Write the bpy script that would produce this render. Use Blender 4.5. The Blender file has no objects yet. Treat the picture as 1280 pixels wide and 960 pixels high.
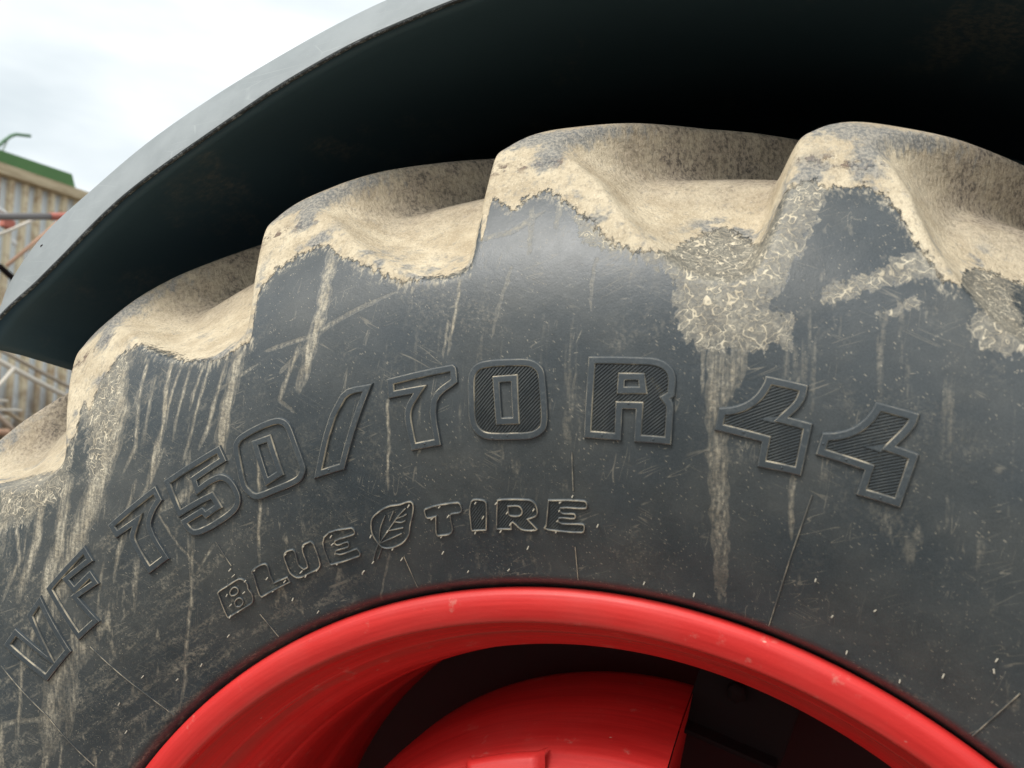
import bpy, bmesh, math, json
import numpy as np
from mathutils import Vector, Matrix, geometry

S = bpy.context.scene
COL = S.collection
rad = math.radians

# ------------------------------------------------------------------ camera
cam_data = bpy.data.cameras.new("camera")
cam = bpy.data.objects.new("camera", cam_data)
COL.objects.link(cam)
Rv, Uv, Fv = Vector((0.9491, 0.3100, 0.0558)), Vector((-0.0407, -0.0548, 0.9977)), Vector((-0.3123, 0.9492, 0.0394))
M = Matrix((Rv, Uv, -Fv)).transposed().to_4x4()
M.translation = Vector((0.1647, -0.7657, 0.7383))
cam.matrix_world = M
cam_data.sensor_width = 36.0
cam_data.lens = 36.0 * 1075.84 / 1280
cam_data.clip_start = 0.05
cam_data.clip_end = 3000
cam_data.dof.use_dof = True
cam_data.dof.focus_distance = 0.92
cam_data.dof.aperture_fstop = 6.0
S.camera = cam

# ------------------------------------------------------------------ sky, sun, exposure
SUN_EL, SUN_AZ = 52, 205          # azimuth clockwise from +Y: the sun stands behind and left of the camera
world = bpy.data.worlds.new("World"); S.world = world
world.use_nodes = True
wn = world.node_tree; wn.nodes.clear()
def wnode(t, **k):
    n = wn.nodes.new(t)
    for a, b in k.items(): setattr(n, a, b)
    return n
sky = wnode('ShaderNodeTexSky', sky_type='NISHITA', sun_disc=False)
sky.sun_elevation = rad(SUN_EL); sky.sun_rotation = rad(SUN_AZ)
sky.dust_density = 4.0
tc = wnode('ShaderNodeTexCoord')
mp = wnode('ShaderNodeMapping'); mp.inputs['Scale'].default_value = (1.0, 1.0, 3.2)
cl = wnode('ShaderNodeTexNoise'); cl.inputs['Scale'].default_value = 2.2; cl.inputs['Detail'].default_value = 5; cl.inputs['Roughness'].default_value = .5
cr = wnode('ShaderNodeValToRGB')
cr.color_ramp.elements[0].position = .36; cr.color_ramp.elements[0].color = (5.7, 6.3, 6.6, 1)
cr.color_ramp.elements[1].position = .62; cr.color_ramp.elements[1].color = (8.9, 9.3, 9.4, 1)
mx = wnode('ShaderNodeMix', data_type='RGBA'); mx.inputs['Factor'].default_value = .93
bg = wnode('ShaderNodeBackground'); bg.inputs['Strength'].default_value = 0.066
wo = wnode('ShaderNodeOutputWorld')
wn.links.new(tc.outputs['Generated'], mp.inputs['Vector']); wn.links.new(mp.outputs[0], cl.inputs['Vector'])
wn.links.new(cl.outputs['Fac'], cr.inputs['Fac'])
wn.links.new(sky.outputs['Color'], mx.inputs['A']); wn.links.new(cr.outputs['Color'], mx.inputs['B'])
wn.links.new(mx.outputs['Result'], bg.inputs['Color']); wn.links.new(bg.outputs[0], wo.inputs['Surface'])
sd = bpy.data.lights.new("sun", 'SUN'); sd.energy = 1.5; sd.angle = rad(25); sd.color = (1, .97, .92)
sun = bpy.data.objects.new("sun", sd); COL.objects.link(sun)
az = rad(SUN_AZ); el = rad(SUN_EL)
sdir = Vector((math.sin(az) * math.cos(el), math.cos(az) * math.cos(el), math.sin(el)))
sun.rotation_euler = sdir.to_track_quat('Z', 'Y').to_euler()
sun.location = sdir * 10
S.view_settings.view_transform = 'Standard'
S.view_settings.look = 'None'
S.view_settings.exposure = 1.08
S.view_settings.gamma = 1
S.view_settings.use_curve_mapping = False
S.render.engine = 'CYCLES'
S.cycles.max_bounces = 5; S.cycles.diffuse_bounces = 3; S.cycles.glossy_bounces = 3
S.cycles.caustics_reflective = False; S.cycles.caustics_refractive = False

# ------------------------------------------------------------------ helpers
def link(name, me, mat=None, parent=None, smooth=True):
    o = bpy.data.objects.new(name, me); COL.objects.link(o)
    if mat is not None:
        for m in (mat if isinstance(mat, (list, tuple)) else [mat]): me.materials.append(m)
    if parent is not None: o.parent = parent
    if smooth and len(me.polygons): me.shade_smooth()
    return o
def pymesh(name, v, f, mat=None, parent=None, smooth=True):
    me = bpy.data.meshes.new(name); me.from_pydata([tuple(map(float, p)) for p in v], [], [tuple(map(int, q)) for q in f]); me.update()
    return link(name, me, mat, parent, smooth)
def npmesh(name, V, Q):
    me = bpy.data.meshes.new(name)
    me.vertices.add(len(V)); me.vertices.foreach_set('co', np.ascontiguousarray(V, dtype=np.float32).ravel())
    me.loops.add(Q.size); me.loops.foreach_set('vertex_index', np.ascontiguousarray(Q, dtype=np.int32).ravel())
    me.polygons.add(len(Q)); me.polygons.foreach_set('loop_start', np.arange(0, Q.size, 4, dtype=np.int32))
    me.polygons.foreach_set('use_smooth', np.ones(len(Q), dtype=bool))
    me.update(calc_edges=True); me.validate()
    return me
def empty(name, loc=(0, 0, 0)):
    o = bpy.data.objects.new(name, None); COL.objects.link(o); o.location = loc; o.empty_display_size = .1
    return o
def tag(o, label=None, cat=None, group=None, kind=None):
    if label: o['label'] = label
    if cat: o['category'] = cat
    if group: o['group'] = group
    if kind: o['kind'] = kind
    return o
def tube(name, pts, r, mat, parent=None, n=10, r2=None):
    pts = [Vector(p) for p in pts]; V = []; Fc = []
    for i, p in enumerate(pts):
        d = (pts[min(i + 1, len(pts) - 1)] - pts[max(i - 1, 0)]).normalized()
        a = d.orthogonal().normalized() if i == 0 else (a - d * a.dot(d)).normalized()
        b = d.cross(a); rr = r if r2 is None else r + (r2 - r) * i / (len(pts) - 1)
        for k in range(n):
            t = 2 * math.pi * k / n; V.append(p + (a * math.cos(t) + b * math.sin(t)) * rr)
    for i in range(len(pts) - 1):
        for k in range(n):
            Fc.append((i * n + k, i * n + (k + 1) % n, (i + 1) * n + (k + 1) % n, (i + 1) * n + k))
    Fc.append(tuple(range(n))[::-1]); Fc.append(tuple(range((len(pts) - 1) * n, len(pts) * n)))
    return pymesh(name, V, Fc, mat, parent)
def box(name, c, s, mat, parent=None, R=None, bev=.004):
    bm = bmesh.new(); bmesh.ops.create_cube(bm, size=1)
    bmesh.ops.scale(bm, vec=s, verts=bm.verts)
    if bev: bmesh.ops.bevel(bm, geom=bm.edges[:], offset=bev, segments=2, affect='EDGES', profile=.7)
    if R is not None: bmesh.ops.transform(bm, matrix=R.to_4x4(), verts=bm.verts)
    bmesh.ops.translate(bm, vec=c, verts=bm.verts)
    me = bpy.data.meshes.new(name); bm.to_mesh(me); bm.free()
    return link(name, me, mat, parent, False)

# ---- material kit
class Mat:
    def __init__(s, name):
        s.m = bpy.data.materials.new(name); s.m.use_nodes = True; s.t = s.m.node_tree; s.t.nodes.clear()
        s.b = s.n('ShaderNodeBsdfPrincipled'); s.o = s.n('ShaderNodeOutputMaterial'); s.l(s.b.outputs[0], s.o.inputs['Surface'])
        s.co = s.n('ShaderNodeTexCoord').outputs['Object']
    def n(s, t, **k):
        q = s.t.nodes.new(t)
        for a, b in k.items(): setattr(q, a, b)
        return q
    def l(s, a, b): s.t.links.new(a, b)
    def put(s, sock, v):
        if isinstance(v, bpy.types.NodeSocket): s.l(v, sock)
        elif v is not None: sock.default_value = v
    def map(s, rot=(0, 0, 0), scale=(1, 1, 1), vec=None, loc=(0, 0, 0)):
        q = s.n('ShaderNodeMapping'); s.l(vec or s.co, q.inputs[0])
        q.inputs['Rotation'].default_value = rot; q.inputs['Scale'].default_value = scale; q.inputs['Location'].default_value = loc
        return q.outputs[0]
    def turn(s, deg, scale, loc=(0, 0, 0)):
        return s.map(scale=scale, loc=loc, vec=s.map(rot=(0, rad(deg), 0)))
    def noise(s, scale, detail=4, rough=.55, vec=None, dist=0, out='Fac'):
        q = s.n('ShaderNodeTexNoise'); s.l(vec or s.co, q.inputs['Vector'])
        q.inputs['Scale'].default_value = scale; q.inputs['Detail'].default_value = detail
        q.inputs['Roughness'].default_value = rough; q.inputs['Distortion'].default_value = dist
        return q.outputs[out]
    def vor(s, scale, vec=None, feature='F1', out='Distance'):
        q = s.n('ShaderNodeTexVoronoi', feature=feature); s.l(vec or s.co, q.inputs['Vector']); q.inputs['Scale'].default_value = scale
        return q.outputs[out]
    def math(s, op, a, b=None, c=None, clamp=False):
        q = s.n('ShaderNodeMath', operation=op); q.use_clamp = clamp
        s.put(q.inputs[0], a); s.put(q.inputs[1], b); s.put(q.inputs[2], c)
        return q.outputs[0]
    def step(s, v, a, b, lo=0., hi=1.):
        q = s.n('ShaderNodeMapRange', interpolation_type='SMOOTHSTEP'); s.put(q.inputs[0], v)
        q.inputs[1].default_value = a; q.inputs[2].default_value = b; q.inputs[3].default_value = lo; q.inputs[4].default_value = hi
        return q.outputs[0]
    def lerp(s, f, a, b):
        q = s.n('ShaderNodeMix', data_type='RGBA'); s.put(q.inputs['Factor'], f)
        for k, v in (('A', a), ('B', b)):
            if isinstance(v, tuple): v = v + (1,) if len(v) == 3 else v
            s.put(q.inputs[k], v)
        return q.outputs['Result']
    def attr(s, name): return s.n('ShaderNodeAttribute', attribute_name=name).outputs['Fac']
    def bump(s, h, strength=.5, dist=.001, normal=None):
        q = s.n('ShaderNodeBump'); q.inputs['Strength'].default_value = strength; q.inputs['Distance'].default_value = dist
        s.put(q.inputs['Height'], h); s.put(q.inputs['Normal'], normal)
        return q.outputs[0]
    def fin(s, color=None, rough=None, normal=None, **k):
        if isinstance(color, tuple): color = color + (1,) if len(color) == 3 else color
        s.put(s.b.inputs['Base Color'], color); s.put(s.b.inputs['Roughness'], rough); s.put(s.b.inputs['Normal'], normal)
        for a, v in k.items(): s.put(s.b.inputs[a.replace('_', ' ')], v)
        return s.m

# ---- tyre rubber with dirt
def rubber(name):
    q = Mat(name)
    sol, crk, stk, trd, crest, clump = (q.attr(a) for a in ('mud_edge', 'crackle_edge', 'streak', 'tread', 'crest', 'clump'))
    M_ = lambda a, b: q.math('MULTIPLY', a, b)
    X_ = lambda a, b: q.math('MAXIMUM', a, b)
    ce_ = lambda n: q.math('SUBTRACT', n, .5)
    run = q.noise(230, 3, .6, q.map(scale=(1, 1, .13)))            # object Z is up: run-down marks stretch along Z
    blot = q.noise(60, 5, .62)
    fine = q.noise(900, 2, .6)
    grit = q.noise(300, 4, .7)
    wisp = q.noise(14, 3, .6, dist=.6)
    big_ = q.noise(22, 4, .65, q.map(loc=(5, 2, 9)))
    # solid mud: ragged, combed downwards
    e = q.math('ADD', sol, M_(ce_(blot), .018))
    e = q.math('ADD', e, M_(ce_(run), .022))
    solid = q.step(q.math('ADD', e, M_(ce_(grit), .010)), -.0012, .0022)
    feather = M_(M_(q.step(e, -.015, .0), q.step(q.noise(300, 4, .7, q.map(scale=(1, 1, .22))), .44, .66)), .75)
    worn = M_(q.step(q.math('ADD', crest, M_(ce_(q.noise(130, 4, .7, q.map(scale=(1, 1, .35)))), 1.7)), .30, .80), .82)
    worn = X_(worn, M_(M_(q.step(big_, .53, .62), q.step(e, .045, .010)), .85))
    # crackle: thin dried squiggles
    def squiggle(sc, w, dist=1.1, d=1.5): return q.step(q.math('ABSOLUTE', ce_(q.noise(sc, d, .5, dist=dist))), w, w * .25)
    sq1 = squiggle(100, .028, .45, 1.0); sq2 = squiggle(190, .030, .4, 1.0)
    squig = X_(sq1, M_(sq2, .6))
    ce = q.math('ADD', q.math('ADD', crk, M_(ce_(blot), .030)), M_(ce_(run), .016))
    inC = q.step(ce, -.0008, .0012)
    rimC = M_(q.step(ce, .0030, .0008), inC)
    crack = M_(M_(inC, q.step(ce, -.002, .012, .5, 1.)), X_(M_(squig, 1.), X_(q.math('ADD', .19, M_(q.step(grit, .42, .66), .22)), M_(rimC, .5))))
    # streaks: powdery inside, brighter wavering edges
    run3 = q.noise(330, 2, .55, q.map(scale=(1, 1, .035), loc=(7, 7, 1)))
    sk = M_(stk, q.math('ADD', .55, M_(run3, .9)))
    core = M_(q.step(sk, .10, .85), q.step(run3, .32, .62, .45, 1))
    edge = M_(q.step(sk, .20, .27), q.step(sk, .42, .33))
    streak = M_(X_(core, M_(edge, .30)), q.math('ADD', .30, M_(X_(M_(squig, .8), q.step(grit, .38, .66)), .48)))
    # general dust, specks, strokes
    dust = M_(q.step(wisp, .42, .78), q.step(grit, .4, .7))
    stroke = q.noise(60, 4, .65, q.turn(38, (.22, 1, 1.3)))
    left = M_(q.attr('dusty'), M_(q.step(stroke, .47, .66), q.step(grit, .38, .62)))
    left = X_(left, M_(q.attr('dusty'), M_(squiggle(75, .02, 1.5), .35)))
    patch = q.step(q.noise(13, 3, .6, q.map(loc=(2, 7, 4))), .38, .6, .3, 1.)
    def dash(deg, sc, length, dens, w=.16, loc=(0, 0, 0)):
        v = q.turn(deg, (1 / length, 1, 1.2), loc); n = q.n('ShaderNodeTexVoronoi'); q.l(v, n.inputs['Vector']); n.inputs['Scale'].default_value = sc
        c = q.n('ShaderNodeSeparateColor'); q.l(n.outputs['Color'], c.inputs[0])
        return M_(q.step(n.outputs['Distance'], w, w * .4), q.step(c.outputs[0], 1 - dens, 1.02 - dens))
    d1 = M_(dash(-38, 330, 4.5, .34), patch); d2 = M_(dash(-58, 430, 3, .30, .2, (4, 2, 1)), patch); d3 = dash(10, 330, 7, .06, .14, (1, 5, 2)); d4 = dash(-30, 130, 9, .06, .08, (7, 1, 4))
    d5 = dash(0, 420, 1, .12, .22, (3, 3, 3))
    veil = M_(M_(q.step(q.noise(85, 3, .6, q.map(scale=(1, 1, .055), loc=(2, 0, 5))), .55, .72), q.step(q.noise(9, 3, .6, q.map(loc=(8, 3, 3))), .38, .62)), q.step(grit, .36, .62, .25, 1))
    specks = X_(X_(M_(d1, .55), M_(d2, .6)), X_(X_(M_(d3, .45), M_(d4, .55)), M_(d5, .5)))
    film = M_(q.step(q.noise(8, 3, .6, q.map(loc=(9, 9, 1))), .3, .8), .07)
    def hair(deg, sc, loc):
        n_ = q.noise(sc, 1, .5, q.turn(deg, (.10, 1, 2.2), loc))
        return M_(q.step(q.math('ABSOLUTE', ce_(n_)), .010, .003), q.step(q.noise(30, 2, .5, q.map(loc=loc)), .56, .66))
    film = X_(film, M_(X_(X_(hair(-25, 60, (1, 4, 2)), hair(24, 55, (3, 1, 7))), hair(80, 60, (5, 5, 1))), .22))
    thin = X_(X_(M_(dust, .20), film), X_(specks, M_(left, .30)))
    thin = X_(thin, M_(veil, q.math('ADD', .26, M_(q.attr('dusty'), .4))))
    thin = X_(X_(thin, feather), X_(streak, crack))
    # colours
    rc = q.lerp(q.step(big_, .3, .7), (.029, .0395, .0465), (.039, .0505, .0585))
    rc = q.lerp(q.step(fine, .35, .7, 0, .5), rc, (.066, .079, .088))
    mc = q.lerp(q.step(q.noise(26, 5, .65, q.map(loc=(0, 4, 2))), .3, .7), (.47, .38, .255), (.68, .58, .415))
    comb = q.noise(300, 4, .65, q.turn(12, (1, 1, .30)))
    mc = q.lerp(M_(q.step(comb, .50, .66), .48), mc, (.30, .245, .175))
    mc = q.lerp(M_(q.step(q.noise(150, 5, .75, q.map(loc=(6, 1, 3), scale=(1, 1, .5))), .56, .64), .45), mc, (.24, .23, .21))
    mc = q.lerp(M_(q.step(q.noise(520, 2, .7, q.map(loc=(4, 4, 4))), .55, .70), .55), mc, (.80, .71, .53))
    shaded_soil = q.lerp(q.step(q.noise(210, 5, .75), .36, .58), (.085, .072, .062), (.40, .33, .25))  # real soil on the tread, darkened further to paint in its shade
    mc = q.lerp(M_(trd, q.step(q.noise(34, 4, .6), .25, .7, .45, 1)), mc, shaded_soil)
    mc = q.lerp(M_(clump, q.step(q.noise(95, 4, .7, q.map(loc=(1, 1, 8))), .50, .60)), mc, (.19, .135, .105))
    wornc = q.lerp(q.step(grit, .40, .62), (.13, .148, .162), (.37, .345, .30))
    mc = q.lerp(worn, mc, wornc)
    dc = q.lerp(q.step(blot, .35, .65), (.52, .445, .32), (.76, .67, .50))
    col = q.lerp(thin, rc, dc)
    col = q.lerp(solid, col, mc)
    cov = X_(thin, solid)
    rgh = q.math('ADD', .39, M_(cov, .48))
    rgh = q.math('ADD', rgh, M_(ce_(blot), .20))
    h = M_(solid, q.math('ADD', .6, q.math('ADD', q.math('ADD', M_(comb, 1.5), M_(grit, .5)), M_(q.noise(70, 6, .72), 2.4))))
    h = q.math('ADD', h, M_(M_(clump, q.step(q.noise(95, 4, .7, q.map(loc=(1, 1, 8))), .50, .60)), 1.2))
    h = q.math('ADD', h, M_(crack, .35)); h = q.math('ADD', h, M_(streak, .35))
    h = q.math('ADD', h, M_(q.math('ADD', fine, grit), .12))
    h = q.math('ADD', h, M_(blot, .25))
    return q.fin(col, rgh, q.bump(h, .85, .0014), Specular_IOR_Level=.58)
RUB = rubber("dusty_rubber")

def lettering_mat():
    q = Mat("moulded_rubber")
    edge = q.step(q.noise(70, 4, .6, q.map(scale=(1, 1, .6))), .40, .62)
    h = q.attr('wear')
    rc = q.lerp(q.noise(40, 4, .6), (.042, .053, .061), (.056, .069, .078))
    rc = q.lerp(q.step(q.noise(700, 3, .6), .4, .7, 0, .4), rc, (.06, .066, .07))
    f = q.math('MULTIPLY', q.math('MULTIPLY', h, h), q.math('ADD', .20, q.math('MULTIPLY', edge, .8)))
    f = q.math('MAXIMUM', f, q.math('MULTIPLY', q.step(q.noise(260, 3, .7), .58, .70), .38))
    f = q.math('MAXIMUM', f, q.math('MULTIPLY', q.math('MULTIPLY', q.step(q.noise(35, 4, .6), .45, .7), q.step(q.noise(400, 3, .7), .4, .65)), .30))
    col = q.lerp(f, rc, q.lerp(q.step(h, .65, .85), (.17, .18, .17), (.52, .45, .33)))
    return q.fin(col, q.math('ADD', .46, q.math('MULTIPLY', f, .4)), q.bump(q.noise(600, 4, .6), .35, .0006))
LET = lettering_mat()
PIN = Mat("vent_pin_rubber").fin((.42, .38, .30), .7)
q = Mat("shadow_groove_rubber"); GRV = q.fin((.012, .014, .015), .8)

def red_paint():
    q = Mat("red_paint")
    n1 = q.noise(6, 5, .6)
    # brush / dust drag along the circumference: coordinates (radius, depth)
    sx = q.n('ShaderNodeSeparateXYZ'); q.l(q.co, sx.inputs[0])
    rr = q.math('SQRT', q.math('ADD', q.math('MULTIPLY', sx.outputs[0], sx.outputs[0]), q.math('MULTIPLY', sx.outputs[2], sx.outputs[2])))
    cx = q.n('ShaderNodeCombineXYZ'); q.l(q.math('MULTIPLY', rr, 1), cx.inputs[0]); q.l(sx.outputs[1], cx.inputs[1]); q.l(q.math('MULTIPLY', sx.outputs[0], .05), cx.inputs[2])
    lines = q.noise(150, 4, .6, cx.outputs[0])
    base = q.lerp(q.step(lines, .3, .7), (.60, .020, .018), (.72, .032, .028))
    base = q.lerp(q.step(lines, .60, .74, 0, .4), base, (.33, .010, .010))
    base = q.lerp(q.step(n1, .45, .8, 0, .35), base, (.62, .10, .085))
    sp = q.vor(130, q.map(rot=(0, rad(30), 0), scale=(.5, 1, 1)))
    sel = q.n('ShaderNodeSeparateColor'); q.l(q.vor(130, q.map(rot=(0, rad(30), 0), scale=(.5, 1, 1)), out='Color'), sel.inputs[0])
    chip = q.math('MULTIPLY', q.step(sp, .16, .06), q.step(sel.outputs[0], .95, .96))
    sm = q.math('MULTIPLY', q.step(q.noise(38, 5, .7, q.map(loc=(3, 3, 8))), .60, .72), .55)
    base = q.lerp(q.math('MAXIMUM', q.math('MULTIPLY', chip, .8), q.math('MULTIPLY', sm, .5)), base, (.62, .42, .33))
    # grime in the creases: dirt carried by an attribute on the rim
    g = q.attr('grime')
    base = q.lerp(q.math('MULTIPLY', g, q.step(q.noise(90, 4, .7, cx.outputs[0]), .35, .6)), base, (.26, .085, .06))
    r = q.math('ADD', .42, q.math('MULTIPLY', q.noise(25, 5, .6), .25))
    return q.fin(base, r, q.bump(q.math('ADD', lines, q.noise(260, 3, .5)), .22, .0006), Coat_Weight=.1, Coat_Roughness=.3)
RED = red_paint()

# ------------------------------------------------------------------ tyre shape (axle along Y through the origin)
def spline(xp, yp):
    n = len(xp); h = np.diff(xp); A = np.eye(n); b = np.zeros(n)
    for i in range(1, n - 1):
        A[i, i - 1] = h[i - 1]; A[i, i] = 2 * (h[i - 1] + h[i]); A[i, i + 1] = h[i]
        b[i] = 6 * ((yp[i + 1] - yp[i]) / h[i] - (yp[i] - yp[i - 1]) / h[i - 1])
    m = np.linalg.solve(A, b)
    def f(x):
        x = np.clip(x, xp[0], xp[-1]); i = np.clip(np.searchsorted(xp, x) - 1, 0, n - 2); H = h[i]; t = x - xp[i]
        return yp[i] + t * ((yp[i + 1] - yp[i]) / H - H * (2 * m[i] + m[i + 1]) / 6) + t * t * m[i] / 2 + t ** 3 * (m[i + 1] - m[i]) / (6 * H)
    return f
RP = np.array([.575, .586, .592, .602, .64, .70, .77, .84, .90, .95, .99, 1.012, 1.03])
YP = np.array([.030, .014, .000, -.0095, -.028, -.050, -.062, -.060, -.043, -.016, .012, .032, .055])
y_side = spline(RP, YP)
def side_point(th, r, h=0.0):
    """th in radians clockwise from the top, r in metres, h off the rubber"""
    th = np.asarray(th, float); r = np.asarray(r, float)
    y = y_side(r); dy = (y_side(r + 1e-3) - y_side(r - 1e-3)) / 2e-3
    L = np.sqrt(1 + dy * dy); ny, nr = -1 / L, dy / L
    R = r + nr * h; Y = y + ny * h
    return np.stack([R * np.sin(th), Y, R * np.cos(th)], -1)

# outer (lug) profile as a polyline by arc length
rs = np.linspace(.575, 1.012, 500)
side = np.stack([y_side(rs), rs], -1)
def catmull(P, n=12):
    P = np.asarray(P, float); Q = []
    for i in range(len(P) - 1):
        p0 = P[max(i - 1, 0)]; p1 = P[i]; p2 = P[i + 1]; p3 = P[min(i + 2, len(P) - 1)]
        for t in np.linspace(0, 1, n, endpoint=False):
            Q.append(.5 * ((2 * p1) + (-p0 + p2) * t + (2 * p0 - 5 * p1 + 4 * p2 - p3) * t * t + (-p0 + 3 * p1 - 3 * p2 + p3) * t ** 3))
    Q.append(P[-1]); return np.array(Q)
top = catmull([(.032, 1.012), (.048, 1.0265), (.070, 1.0385), (.11, 1.0505), (.20, 1.068), (.30, 1.079), (.395, 1.083)])
lugp = np.concatenate([side, top[1:]])
def arclen(P): return np.concatenate([[0], np.cumsum(np.linalg.norm(np.diff(P, axis=0), axis=1))])
lu = arclen(lugp); UC = lu[499]; UM = lu[-1]
def P_lug(u): return np.stack([np.interp(u, lu, lugp[:, 0]), np.interp(u, lu, lugp[:, 1])], -1)
u_of_r = lambda r: np.interp(r, rs, lu[:500])
flo = catmull([(.078, .9775), (.12, .994), (.20, 1.009), (.30, 1.018), (.395, 1.021)])
fl = arclen(flo); fl /= fl[-1]
PITCH = 360 / 22; TH0 = -7.2
cb_phi = np.array([-.3, 0, 1.5, 3.2, 4.8, 6.5, 7.6, 9.3, 11.3, 13.0, 14.6, 15.7, PITCH - .3, PITCH])
cb_r = np.array([.895, .93, 1.0, 1.006, .984, .953, .930, .903, .881, .870, .869, .875, .895, .93])
def tyre_points(TH, UU):
    """TH degrees (n), UU arc length (m) -> points (n,m,3) and masks"""
    th = TH[:, None]; u = UU[None, :]
    TW = TH - .95 * np.clip((-9 - TH) / 8, 0, 1)          # lugs of the worn carcass sit slightly uneven
    thw = TW[:, None]
    phi = (thw - TH0) % PITCH
    rb = np.interp(phi, cb_phi, cb_r)
    # wobble of the crease so that no two valleys are alike
    kk = np.floor((thw - TH0) / PITCH)
    rb = rb + .005 * np.sin(kk * 2.4 + phi * .35) * ((phi > 6) & (phi < 15.5))
    ub = u_of_r(rb)
    PL = P_lug(np.broadcast_to(u, (len(TH), len(UU))))
    yL = PL[..., 0]
    A = P_lug(ub)                                       # n,1,2
    E = np.array([.078, .9775])
    t = np.clip((u - ub) / (UC - ub), 0, 1)[..., None]
    ctrl = A + .5 * (E - A) + np.array([.010, -.014])
    B = (1 - t) ** 2 * A + 2 * t * (1 - t) * ctrl + t * t * E
    s = np.clip((u - UC) / (UM - UC), 0, 1)
    Fp = np.stack([np.interp(s, fl, flo[:, 0]), np.interp(s, fl, flo[:, 1])], -1) + 0 * B
    V = np.where((u > UC)[..., None], Fp, B)
    V = np.where((u < ub)[..., None], PL, V)
    # lug bar mask on the tread: bars run inward and clockwise
    d = np.clip(yL - .03, 0, None)
    sh = 56 * d
    ph2 = (thw - TH0 - sh) % PITCH
    wr = 1.9 + 3.2 * np.exp(-d / .05)
    pR = 3.0 + .9 * np.clip(d / .06, 0, 1)
    wl = 1.2 + .4 * np.clip(d / .08, 0, 1)
    def ss(x):
        x = np.clip(x, 0, 1); return x * x * (3 - 2 * x)
    down = np.clip((ph2 - pR) / wr, 0, 1); down = .35 * ss(down) + .65 * down
    upn = ss((ph2 - (PITCH - wl)) / wl)
    w = np.clip(1 - down + upn, 0, 1)
    P = PL * w[..., None] + V * (1 - w[..., None])
    P[..., 1] += .011 * np.clip((th - 3.5) / 6, 0, 1) * np.clip((60 - th) / 10, 0, 1) * np.clip((P[..., 1] - .94) / .08, 0, 1)
    if len(TH) > 600:
        k_ = np.clip((u - u_of_r(.845)) / .03, 0, 1)[..., None]
        S_ = P.copy()
        for _ in range(8):
            S_[1:-1] = .5 * S_[1:-1] + .25 * (S_[:-2] + S_[2:])
            S_[:, 1:-1] = .5 * S_[:, 1:-1] + .25 * (S_[:, :-2] + S_[:, 2:])
        P = P * (1 - k_) + S_ * k_
    T = np.radians(TH)[:, None]
    X = np.stack([P[..., 1] * np.sin(T), P[..., 0], P[..., 1] * np.cos(T)], -1)
    lug = (w > .5) & (u > u_of_r(.945)) 
    depth = np.linalg.norm(P - PL, axis=-1)
    crest = np.exp(-((u - UC - .012) / .022) ** 2) * np.clip(w * 2 - 1, 0, 1)
    e2 = np.exp(-((ph2 - pR - .3) / 1.1) ** 2) * np.clip((u - UC + .07) / .03, 0, 1) * np.clip((UC + .12 - u) / .1, 0, 1)
    e3 = np.exp(-((phi - 13.2) / 3.0) ** 2) * np.exp(-((u - ub) / .006) ** 2) * .9
    crest = np.clip(np.maximum(np.maximum(crest, e2 * .9), e3), 0, 1)
    clump = np.exp(-((u - UC + .038) / .009) ** 2) * (w > .8) * (phi < 5)
    tyre_points.extra = (crest, clump)
    return X, w, lug, depth, kk, P

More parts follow.
